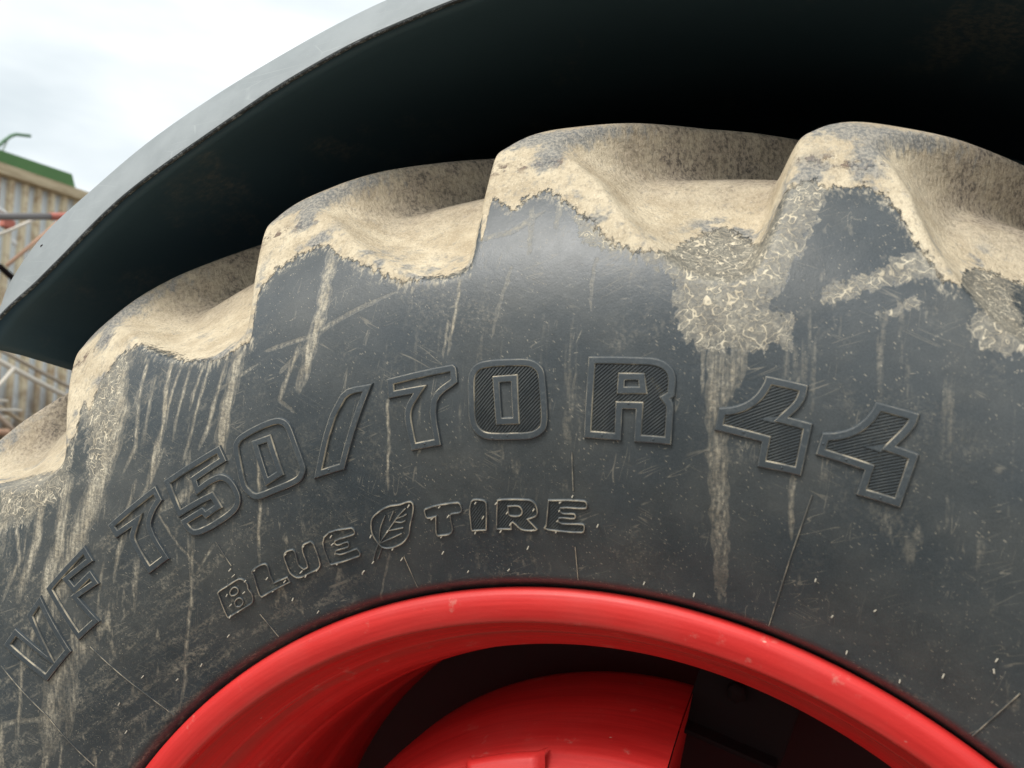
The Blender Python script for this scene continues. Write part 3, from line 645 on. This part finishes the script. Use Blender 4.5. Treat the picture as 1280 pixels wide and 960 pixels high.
# vent pins: the little rubber whiskers left by the mould
V, Fc, Wr = [], [], []
rng = np.random.default_rng(4)
for a_, r_ in dec(DATA['pins']):
    p = side_point(rad(a_), r_, 0); q_ = side_point(rad(a_), r_, .003)
    nrm = (q_ - p) / .003; lean = np.array([-.55, 0, -.75]) + rng.normal(0, .25, 3)
    d = nrm * .55 + lean * .6; d /= np.linalg.norm(d)
    L = .0026 + rng.random() * .0016; rr = .00065
    x = np.cross(d, [0, 0, 1]); x /= np.linalg.norm(x); z = np.cross(d, x); b = len(V)
    p = p + (q_ - p) / .003 * .0006
    for s_, k_ in ((0, 1), (.85, .85), (1, .45)):
        for i in range(6):
            t = i * math.pi / 3; V.append(p + d * L * s_ + (x * math.cos(t) + z * math.sin(t)) * rr * k_)
    for k_ in range(2):
        for i in range(6): Fc.append((b + k_ * 6 + i, b + k_ * 6 + (i + 1) % 6, b + k_ * 6 + 6 + (i + 1) % 6, b + k_ * 6 + 6 + i))
    Fc.append(tuple(b + 12 + i for i in range(6)))
o = pymesh('vent_pins', V, Fc, PIN, tyre); o['kind'] = 'stuff'
# rubber nubs left flat on the big letters
def nubs():
    V, Fc = [], []
    for px in DATA['nubs']:
        a_, r_ = px[0] / 100, px[1] / 1e4
        b = len(V)
        for rr, h in ((.0011, .0019), (.0009, .0029), (.0004, .0033)):
            for i in range(8):
                t = i * math.pi / 4; V.append(side_point(rad(a_) + math.cos(t) * rr / r_, r_ + math.sin(t) * rr, h))
        for k_ in range(2):
            for i in range(8): Fc.append((b + k_ * 8 + i, b + k_ * 8 + (i + 1) % 8, b + k_ * 8 + 8 + (i + 1) % 8, b + k_ * 8 + 8 + i))
        Fc.append(tuple(b + 16 + i for i in range(8)))
    V = [tuple(v) for v in V]
    me = bpy.data.meshes.new('vent_stubs'); me.from_pydata(V, [], Fc); me.update()
    a = me.attributes.new('wear', 'FLOAT', 'POINT'); a.data.foreach_set('value', np.full(len(V), .35, dtype=np.float32))
    o = link('vent_stubs', me, LET, tyre); o['kind'] = 'stuff'
nubs()

# ------------------------------------------------------------------ rim, lathed with a stepped dish
def lathe(name, prof, mat, parent, a0=-180, a1=180, step=.6, grime=None, yfun=None, sub=6):
    P = [];
    for (p, q_) in zip(prof[:-1], prof[1:]):
        for t in np.linspace(0, 1, sub, endpoint=False): P.append([p[i] + (q_[i] - p[i]) * t for i in range(3)])
    P.append(list(prof[-1])); P = np.array(P)
    TH = np.arange(a0, a1 + 1e-6, step); T = np.radians(TH)[:, None]
    y = P[None, :, 0] + (yfun(TH[:, None], P[None, :, 1]) if yfun else 0 * T)
    X = np.stack([P[:, 1] * np.sin(T), y, P[:, 1] * np.cos(T)], -1)
    n, m = X.shape[:2]; idx = np.arange(n * m).reshape(n, m)
    Q = np.stack([idx[:-1, :-1], idx[:-1, 1:], idx[1:, 1:], idx[1:, :-1]], -1).reshape(-1, 4)
    me = npmesh(name, X.reshape(-1, 3), Q)
    aa = me.attributes.new('grime', 'FLOAT', 'POINT'); aa.data.foreach_set('value', np.ascontiguousarray(np.broadcast_to(P[:, 2], (n, m)).reshape(-1), dtype=np.float32))
    me.materials.append(mat); o = bpy.data.objects.new(name, me); COL.objects.link(o); o.parent = parent
    return o
# (y, r, grime)
def arc(cy, cr, R, a0, a1, n, g=0): return [(cy + R * math.cos(rad(a)), cr + R * math.sin(rad(a)), g) for a in np.linspace(a0, a1, n)]
prof = [(.020, .578, 0), (.010, .5862, 0), (.004, .5868, 0), (-.0005, .5850, 0), (-.0032, .5815, 0), (-.0042, .5775, 0), (-.0040, .572, 0), (-.0028, .5665, 0), (-.0008, .561, 0), (.0015, .5560, .3)] \
    + [(.0035, .5545, .8), (.010, .5525, .5), (.030, .5465, .25), (.050, .538, .15), (.052, .5365, .8), (.058, .5340, .5), (.085, .522, .1), (.095, .5165, 0), (.105, .512, 0), (.14, .506, 0), (.155, .505, 0), (.16, .502, 0), (.30, .497, 0), (.315, .49, 0), (.46, .49, 0), (.50, .52, 0), (.60, .535, 0), (.63, .55, 0), (.635, .585, 0)]
rim = lathe('rim', prof, RED, wheel, grime=True, sub=3)
dish = [(.35, .36, 0), (.345, .415, 0), (.335, .425, 0), (.28, .4245, 0), (.225, .421, 0), (.165, .408, 0), (.130, .396, 0), (.112, .380, 0), (.102, .358, 0), (.098, .330, 0), (.096, .25, 0), (.096, .14, 0), (.12, .10, 0), (.12, .0, 0)]
disc = lathe('wheel_disc', [(.15, .30, 0), (.12, .27, 0), (.12, .10, 0), (.09, .09, 0), (.09, .0, 0)], RED, wheel, step=1, sub=3)
def sector(a0, a1):
    o = lathe('disc_sector', dish[:-3], RED, disc, a0=a0, a1=a1, step=.4, sub=5)
    V, Fc = [], []
    for a_ in (a0, a1):
        b = len(V); t = rad(a_)
        for (y, r, _) in dish[:-3]: V.append((r * math.sin(t), y, r * math.cos(t)))
        V.append((.30 * math.sin(t), .36, .30 * math.cos(t))); Fc.append(tuple(range(b, len(V))))
    bm = bmesh.new(); bm.from_mesh(o.data); me2 = bpy.data.meshes.new('t'); me2.from_pydata(V, [], Fc); bm.from_mesh(me2); bm.to_mesh(o.data); bm.free()
for k in range(3): sector(-60.5 + 120 * k, 8.5 + 120 * k)
# raised casting pad on the shoulder of the dish
def pad():
    V, Fc = [], []
    T = np.radians(np.linspace(-22.5, -9.5, 22)); prof_ = [(.116, .4005), (.104, .4015), (.099, .397), (.094, .377), (.092, .350), (.09, .33)]
    for i, t in enumerate(T):
        e = min(i, len(T) - 1 - i) / 2.0; e = min(e, 1)
        for (y, r) in prof_:
            V.append((r * math.sin(t), y + (1 - e) * .012, r * math.cos(t)))
    m = len(prof_)
    for i in range(len(T) - 1):
        for k in range(m - 1): Fc.append((i * m + k, i * m + k + 1, (i + 1) * m + k + 1, (i + 1) * m + k))
    o = pymesh('casting_pad', V, Fc, RED, disc)
pad()
bk = lathe('added_back_disc', [(.455, .4925, 0), (.47, .40, 0), (.50, .30, 0), (.50, 0, 0)], Mat('dark_backing').fin((.03, .008, .008), .8), wheel, step=3, sub=2)  # added dark disc closing the wheel so its interior stays black
# rim lug bracket with its bolt, seen in the dark between disc and rim
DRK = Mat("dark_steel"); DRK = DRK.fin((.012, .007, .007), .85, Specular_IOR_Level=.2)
def polar(th, r, y): return Vector((r * math.sin(rad(th)), y, r * math.cos(rad(th))))
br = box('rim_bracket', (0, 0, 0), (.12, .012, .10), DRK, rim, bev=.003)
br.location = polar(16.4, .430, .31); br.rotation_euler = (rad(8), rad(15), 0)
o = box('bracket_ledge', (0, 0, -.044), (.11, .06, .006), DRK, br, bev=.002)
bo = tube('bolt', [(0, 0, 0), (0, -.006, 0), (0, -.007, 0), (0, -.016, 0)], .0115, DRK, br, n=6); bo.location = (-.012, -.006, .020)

# ------------------------------------------------------------------ mudguard
def fender():
    q = Mat("grey_plastic_lip")
    n = q.noise(18, 5, .6)
    c = q.lerp(q.step(n, .3, .7), (.225, .247, .252), (.275, .297, .302))
    sp = q.step(q.noise(420, 3, .7), .60, .74)
    sc = q.step(q.vor(14, q.map(rot=(0, rad(50), 0), scale=(.5, 1, 3)), feature='DISTANCE_TO_EDGE'), .010, .002)
    c = q.lerp(q.math('MAXIMUM', q.math('MULTIPLY', sp, .25), q.math('MULTIPLY', q.math('MULTIPLY', sc, q.step(q.noise(12, 2, .5), .45, .6)), .4)), c, (.42, .44, .43))
    lipm = q.fin(c, .55, q.bump(q.noise(900, 3, .6), .2, .0005))
    q = Mat("black_plastic_flare_tint")
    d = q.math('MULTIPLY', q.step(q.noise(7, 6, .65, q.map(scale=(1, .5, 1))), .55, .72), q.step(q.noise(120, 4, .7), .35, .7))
    c = q.lerp(q.math('MULTIPLY', d, .5), (.045, .085, .112), (.26, .23, .19))  # teal lift of the black base stands in for lens flare; brown is dirt
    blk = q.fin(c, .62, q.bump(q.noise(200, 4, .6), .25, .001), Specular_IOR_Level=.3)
    q = Mat("scuffed_edge"); c = q.lerp(q.step(q.noise(260, 4, .75), .50, .62), (.020, .025, .028), (.20, .21, .21))
    edm = q.fin(c, .6, q.bump(q.noise(240, 4, .7), .4, .0008))
    O = [(-.775, .765), (-.758, .830), (-.746, .868), (-.701, .925), (-.636, .976), (-.538, 1.043), (-.405, 1.112), (-.262, 1.170), (-.10, 1.212), (.08, 1.232), (.28, 1.222), (.48, 1.18), (.68, 1.09), (.85, .97), (1.0, .78), (1.08, .6)]
    I = [(-.775, .757), (-.722, .820), (-.670, .8615), (-.640, .887), (-.549, .9625), (-.409, 1.045), (-.334, 1.084), (-.244, 1.120), (-.10, 1.158), (.08, 1.178), (.27, 1.168), (.46, 1.128), (.65, 1.04), (.81, .925), (.955, .74), (1.03, .58)]
    # same number of stations by arc fraction after smoothing
    def rs_(P, n=150):
        P = catmull(P, 14); L = arclen(P); t = np.linspace(0, L[-1], n); return np.stack([np.interp(t, L, P[:, 0]), np.interp(t, L, P[:, 1])], -1)
    # pair stations by angle about a common centre so the lip stays square to itself
    Oc, Ic = rs_(O, 900), rs_(I, 900); ce = np.array([.12, .10])
    def by_ang(P):
        a = np.arctan2(P[:, 0] - ce[0], P[:, 1] - ce[1]); return a, np.hypot(*(P - ce).T)
    ao, ro = by_ang(Oc); ai, ri = by_ang(Ic)
    A0 = max(ao[0], ai[0], rad(-51.6)); A1 = min(ao[-1], ai[-1]); T = np.linspace(A0, A1, 220)
    Ro = np.interp(T, ao, ro); Ri = np.minimum(np.interp(T, ai, ri), Ro - .0015)
    po = lambda r, t: (ce[0] + r * math.sin(t), ce[1] + r * math.cos(t))
    root = empty('mudguard', (0, 0, 1.15)); tag(root, "black plastic mudguard arched over the tyre, its outer edge a pale grey lip", "mudguard")
    def sweep(name, fn, mat, parent=root, smooth=True, close=False):
        V, Fc = [], []; 
        for i, t in enumerate(T):
            sec = fn(i, t)
            for (y, r) in sec:
                x, z = po(r, t); V.append((x, y, z - max(0, (1 - i / 12)) * .0 ))
        m = len(sec)
        for i in range(len(T) - 1):
            for k in range(m if close else m - 1):
                k2 = (k + 1) % m; Fc.append((i * m + k, i * m + k2, (i + 1) * m + k2, (i + 1) * m + k))
        if close: Fc.append(tuple(range(m))[::-1]); Fc.append(tuple(range(len(V) - m, len(V))))
        o = pymesh(name, V, Fc, mat, None, smooth); o.parent = parent; o.matrix_parent_inverse = Matrix.Translation((0, 0, -1.15)) if parent is root else Matrix()
        bm = bmesh.new(); bm.from_mesh(o.data); bmesh.ops.recalc_face_normals(bm, faces=bm.faces); bm.to_mesh(o.data); bm.free()
        return o
    wob = lambda i: .0008 * math.sin(i * 1.7) + .0006 * math.sin(i * 4.3)
    sweep('edge_lip', lambda i, t: [(0, Ri[i] + .0035), (.0005, Ri[i] + .005), (.029, Ro[i] - .002), (.0315, Ro[i] - .0003), (.035, Ro[i]), (.05, Ro[i] - .001), (.05, Ro[i] - .006), (.02, Ri[i] + .010)], lipm, close=True)
    sweep('scuffed_rim', lambda i, t: [(.0005, Ri[i] + .0034), (.0000, Ri[i] + .0022 + wob(i) * .4), (.0015, Ri[i] + .0012 + wob(i + 9) * .5), (.0038, Ri[i] + .0012), (.005, Ri[i] + .006)], edm, close=True)
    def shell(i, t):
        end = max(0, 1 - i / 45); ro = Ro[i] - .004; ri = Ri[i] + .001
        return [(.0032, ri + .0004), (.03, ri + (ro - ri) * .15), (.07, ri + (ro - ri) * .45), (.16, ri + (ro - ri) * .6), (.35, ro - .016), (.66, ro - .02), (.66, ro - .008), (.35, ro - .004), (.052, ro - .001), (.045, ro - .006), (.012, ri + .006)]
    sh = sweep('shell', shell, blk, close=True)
    # the tail drops toward the tractor: shear the end away from the outer edge
    for o in (sh,):
        for v in o.data.vertices:
            f = max(0, min(1, (-.45 - v.co.x) / .3))
            v.co.z -= .17 * v.co.y * f * 1.0
            v.co.x -= .05 * v.co.y * f
    # unseen side panel added behind the wheel arch to block light
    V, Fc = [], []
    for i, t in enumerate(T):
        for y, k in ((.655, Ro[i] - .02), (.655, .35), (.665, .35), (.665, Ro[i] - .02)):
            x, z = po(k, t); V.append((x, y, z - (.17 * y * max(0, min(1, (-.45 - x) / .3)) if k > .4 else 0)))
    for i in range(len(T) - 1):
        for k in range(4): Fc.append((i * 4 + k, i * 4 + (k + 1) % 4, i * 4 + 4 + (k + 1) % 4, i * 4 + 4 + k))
    o = pymesh('light_block_panel', V, Fc, blk, None, False); o.parent = root; o.matrix_parent_inverse = Matrix.Translation((0, 0, -1.15))
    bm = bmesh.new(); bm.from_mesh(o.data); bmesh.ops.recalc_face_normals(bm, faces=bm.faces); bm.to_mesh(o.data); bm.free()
    # plug in the lip
    p = tube('lip_plug', [(-.692, .032, .9135), (-.690, .022, .910)], .0026, DRK, None, n=10); p.parent = root; p.matrix_parent_inverse = Matrix.Translation((0, 0, -1.15))
fender()

# ------------------------------------------------------------------ yard behind
GZ = -1.05
def yard():
    q = Mat("dirt_ground")
    c = q.lerp(q.step(q.noise(1.4, 6, .6), .35, .65), (.10, .085, .068), (.20, .172, .14))
    c = q.lerp(q.step(q.noise(30, 5, .7), .5, .7, 0, .7), c, (.09, .075, .06))
    g = q.fin(c, .95, q.bump(q.noise(12, 8, .7), .8, .03))
    o = pymesh('ground', [(-1500, -1500, GZ), (1500, -1500, GZ), (1500, 1500, GZ), (-1500, 1500, GZ)], [(0, 1, 2, 3)], g, None, False); tag(o, kind='structure')
    # corrugated sheet wall running along Y at x = -3.6
    q = Mat("rusty_corrugated_sheet")
    rid = q.attr('ridge')
    run = q.noise(9, 5, .65, q.map(scale=(1, 1, .25)))
    rust = q.lerp(q.noise(40, 5, .7), (.30, .19, .11), (.62, .48, .31))
    zinc = q.lerp(q.noise(15, 4, .6, q.map(scale=(1, 1, .3))), (.58, .63, .66), (.85, .88, .88))
    f = q.step(q.math('ADD', rid, q.math('MULTIPLY', q.math('SUBTRACT', run, .5), 1.5)), .15, .50)
    c = q.lerp(f, zinc, q.lerp(q.step(q.noise(14, 4, .6, q.map(loc=(3, 1, 1))), .35, .6), rust, (.78, .68, .48)))
    zz = q.n('ShaderNodeSeparateXYZ'); q.l(q.co, zz.inputs[0])
    c = q.lerp(q.math('MULTIPLY', q.step(q.math('ADD', zz.outputs[2], q.math('MULTIPLY', run, .6)), 1.15, .75), q.step(q.noise(6, 5, .6), .32, .55)), c, (.22, .16, .105))
    cm = q.fin(c, .7, None)
    root = empty('corrugated_wall', (-3.6, 3.5, GZ)); tag(root, "weathered wall of rusty corrugated sheets under a timber top rail behind the mudguard", "wall")
    inv = Matrix.Translation((3.6, -3.5, -GZ))
    pitch = .082
    for s_ in range(9):
        y0 = -1.0 + s_ * .98; n = 12; V, Fc, rd = [], [], []
        off = (.0 if s_ % 2 else .006)
        pr = [(0, 0), (.28, 0), (.40, 1), (.72, 1), (.84, 0)]
        for k in range(n):
            for (f_, h) in pr: 
                for z in (GZ, 1.80): V.append((-3.6 + h * .026 + off, y0 + (k + f_) * pitch, z)); rd.append(h)
        for k in range(len(pr) * n - 1): Fc.append((2 * k, 2 * k + 2, 2 * k + 3, 2 * k + 1))
        me = bpy.data.meshes.new('corrugated_sheet'); me.from_pydata(V, [], Fc); me.update()
        a = me.attributes.new('ridge', 'FLOAT', 'POINT'); a.data.foreach_set('value', np.array(rd, dtype=np.float32))
        o = link('corrugated_sheet', me, cm, root, False); o.matrix_parent_inverse = inv
    q = Mat("old_timber"); c = q.lerp(q.step(q.noise(12, 6, .7, q.map(scale=(3, .3, 3))), .35, .65), (.34, .25, .15), (.62, .52, .35)); tm = q.fin(c, .9)
    o = box('top_rail', (-3.575, 3.4, 1.812), (.085, 9.2, .052), tm, root); o.matrix_parent_inverse = inv
    # green machine side above the wall
    q = Mat("green_paint"); gm = q.fin(q.lerp(q.noise(5, 4, .6), (.055, .155, .035), (.085, .21, .05)), .45)
    root = empty('green_trailer', (-4.3, 1.2, GZ)); tag(root, "green painted trailer body showing above the rusty corrugated wall", "trailer")
    inv = Matrix.Translation((4.3, -1.2, -GZ))
    V = []
    for x in (-3.9, -5.4):
        V += [(x, -2.2, .2), (x, 3.2, .2), (x, 3.20, 1.90), (x, 3.147, 2.018), (x, -2.2, 1.93)]
    Fc = [(0, 1, 2, 3, 4), (9, 8, 7, 6, 5)] + [(i, i + 5, (i + 1) % 5 + 5, (i + 1) % 5) for i in range(5)]
    o = pymesh('trailer_side', V, Fc, gm, root, False); o.matrix_parent_inverse = inv
    for yy in (-.8, 2.6):
        for xx in (-4.1, -5.2):
            o = tube('wheel', [(xx - .1, yy, GZ + .42), (xx + .1, yy, GZ + .42)], .42, DRK, root, n=24); o.matrix_parent_inverse = inv
    o = box('chassis', (-4.65, .5, -.15), (.9, 5.0, .75), DRK, root); o.matrix_parent_inverse = inv
    t = tube('handrail', [(-3.92, 2.60, 1.90), (-3.92, 2.64, 1.99), (-3.92, 2.70, 2.068), (-3.92, 2.745, 2.112), (-3.92, 2.775, 2.130), (-3.92, 2.862, 2.150)], .0095, Mat("green_pipe").fin((.12, .22, .13), .5), root); t.matrix_parent_inverse = inv
    t = tube('handrail_stay', [(-3.92, 2.683, 1.93), (-3.92, 2.69, 1.99), (-3.92, 2.722, 2.080)], .006, Mat("pale_pipe").fin((.55, .6, .55), .5), root); t.matrix_parent_inverse = inv
    # scrap between the wall and the tractor
    greyp = Mat("grey_pipe").fin((.17, .155, .15), .55); redp = Mat("red_worn_paint").fin((.50, .16, .12), .6); pale = Mat("pale_steel").fin((.68, .62, .53), .6)
    org = Mat("rust_steel").fin((.55, .33, .22), .7); wht = Mat("white_sheet_metal").fin((.8, .8, .78), .5)
    root = empty('grey_pole', (-2.9, 1.0, 1.2)); tag(root, "thick dark grey pole with a red sleeve lying across the scrap under the green trailer", "pole")
    inv = Matrix.Translation((2.9, -1.0, -1.2))
    o = tube('pole_shaft', [(-2.9, 1.0, 1.262), (-2.9, 1.83, 1.428), (-2.9, 2.10, 1.494)], .0145, greyp, root, n=14); o.matrix_parent_inverse = inv
    o = tube('red_sleeve', [(-2.9, 2.085, 1.490), (-2.9, 2.45, 1.58)], .0165, redp, root, n=14); o.matrix_parent_inverse = inv
    def bar(name, a, b, r, m, label, cat='bar', ext=0.0, group=None):
        a, b = Vector(a), Vector(b); d = (b - a)
        a2 = a - d * ext; b2 = b + d * ext
        o = tube(name, [a2, (a2 * .5 + b2 * .5) + Vector((0, 0, -.002)), b2], r, m, None, n=10); tag(o, label, cat, group); return o
    bar('steel_rod', (-3, 1.938, 1.382), (-3, 2.085, 1.474), .007, pale, "pale steel rod slanting up just below the red clamp block", 'rod', .4)
    bar('rusty_rod', (-3, 2.012, 1.289), (-3, 2.214, 1.49), .008, org, "orange rusty rod slanting up from behind the mudguard to the grey pole", 'rod', .15)
    bar('long_lath', (-3.1, 2.05, .867), (-3.1, 2.439, .725), .0115, pale, "longer, lower of two pale steel bars below the mudguard tail", 'bar', .5)
    bar('long_lath', (-3.2, 2.219, .892), (-3.2, 2.598, .754), .009, Mat("brownish_steel").fin((.38, .32, .25), .7), "upper, browner of two steel bars below the mudguard tail", 'bar', .5)
    bar('short_rod', (-3, 1.96, .72), (-3, 2.045, .820), .008, pale, "short pale rod rising to the lower steel bar at the left edge", 'rod', .1)
    bar('scrap_rod', (-3, 1.95, .665), (-3, 2.075, .570), .010, Mat("pinkish_timber").fin((.55, .42, .32), .8), "short pinkish stick crossing the weeds, lowest of the scrap", 'stick', .2)
    bar('scrap_rod', (-3.05, 1.99, .692), (-3.05, 2.173, .599), .0085, Mat("buff_timber").fin((.50, .40, .28), .8), "longer buff stick crossing just above the lowest one", 'stick', .2)
    for k, (za, zb, yb_, lab) in enumerate(((.694, .690, 2.045, "topmost of three short flat pale slats at the left edge"), (.655, .652, 2.12, "middle one of three short flat pale slats at the left edge"), (.628, .618, 2.05, "lowest of three short flat pale slats at the left edge"))):
        tag(box('flat_slat', (-3.02, (1.80 + yb_) / 2, (za + zb) / 2), (.03, yb_ - 1.80, .010), pale, None), lab, 'slat', 'slats at the left edge')
    tag(box('red_clamp', (-3.05, 2.012, 1.444), (.03, .052, .042), redp, None, Matrix.Rotation(rad(-12), 3, 'X'), .006), "small worn red clamp block under the grey pole", 'clamp')
    bm = bmesh.new(); bmesh.ops.create_uvsphere(bm, u_segments=14, v_segments=8, radius=1)
    for v in bm.verts: v.co = Vector((v.co.x * .008, v.co.y * .010 * (1 + .3 * v.co.z), v.co.z * .018))
    bmesh.ops.rotate(bm, matrix=Matrix.Rotation(rad(25), 3, 'X'), verts=bm.verts); me = bpy.data.meshes.new('white_insulator'); bm.to_mesh(me); bm.free()
    o = link('white_insulator', me, wht); o.location = (-3.0, 2.01, 1.36); tag(o, "small white oval insulator hanging between the rods", 'insulator')
    o = tube('white_hose', [(-3.05, 1.70, 1.44), (-3.05, 1.86, 1.500), (-3.05, 1.93, 1.504), (-3.05, 1.99, 1.49), (-3.05, 2.03, 1.468)], .009, wht); tag(o, "short white hose resting behind the top of the grey pole", 'hose')
    o = tube('black_hose', [(-2.9, 1.70, 1.10), (-2.9, 1.80, 1.215), (-2.9, 1.865, 1.232), (-2.9, 1.93, 1.195), (-2.9, 1.98, 1.12)], .013, DRK); tag(o, "black rubber hose bent beside the pointed end of the mudguard lip", 'hose')
    # stand that carries the scrap
    root = empty('scrap_rack', (-3.0, 2.0, GZ)); tag(root, "rusty steel rack that carries the loose rods and sticks", 'rack'); inv = Matrix.Translation((3.0, -2.0, -GZ))
    for yy in (1.3, 3.1):
        o = tube('post', [(-3.16, yy, GZ), (-3.16, yy, 1.5)], .02, org, root); o.matrix_parent_inverse = inv
    for zz_ in (.4, .55):
        o = tube('cross_bar', [(-3.16, 1.3, zz_), (-3.16, 3.1, zz_)], .015, org, root); o.matrix_parent_inverse = inv
    # heap of earth with weeds
    V, Fc = [], []; n = 60; r2 = np.random.default_rng(3)
    for i in range(n + 1):
        for j in range(31):
            y = .2 + i * 6.0 / n; x = -3.55 + j * .05
            e = max(0, 1 - ((x + 3.25) / .42) ** 2); k = .5 + .5 * math.cos(min(math.pi, abs(y - 2.1) / 2.0 * math.pi))
            V.append((x, y, GZ - .01 + 1.48 * e * k + .03 * r2.normal() * e * k))
    for i in range(n):
        for j in range(30): Fc.append((i * 31 + j, (i + 1) * 31 + j, (i + 1) * 31 + j + 1, i * 31 + j + 1))
    o = pymesh('earth_bank', V, Fc, g); tag(o, kind='structure')
    V, Fc = [], []
    for k in range(900):
        y = 1.4 + r2.random() * 1.5; x = -3.1 + r2.random() * .3
        kk = .5 + .5 * math.cos(min(math.pi, abs(y - 2.1) / 2.0 * math.pi)); e = max(0, 1 - ((x + 3.25) / .42) ** 2)
        z = GZ + 1.47 * e * kk; hh = .05 + .12 * r2.random(); a = r2.random() * 6.28; lx, ly = r2.normal(0, .04, 2); w = .004; b = len(V)
        dx, dy = math.cos(a) * w, math.sin(a) * w
        V += [(x - dx, y - dy, z - .03), (x + dx, y + dy, z - .03), (x + lx * .4 + dx * .7, y + ly * .4 + dy * .7, z + hh * .6), (x + lx * .4 - dx * .7, y + ly * .4 - dy * .7, z + hh * .6), (x + lx, y + ly, z + hh)]
        Fc += [(b, b + 1, b + 2, b + 3), (b + 3, b + 2, b + 4)]
    q = Mat("weed_green"); o = pymesh('weeds', V, Fc, q.fin(q.lerp(q.noise(8, 3, .5), (.06, .11, .03), (.16, .17, .06)), .6)); tag(o, "low green weeds growing on the earth bank", 'weeds', kind='stuff')
yard()
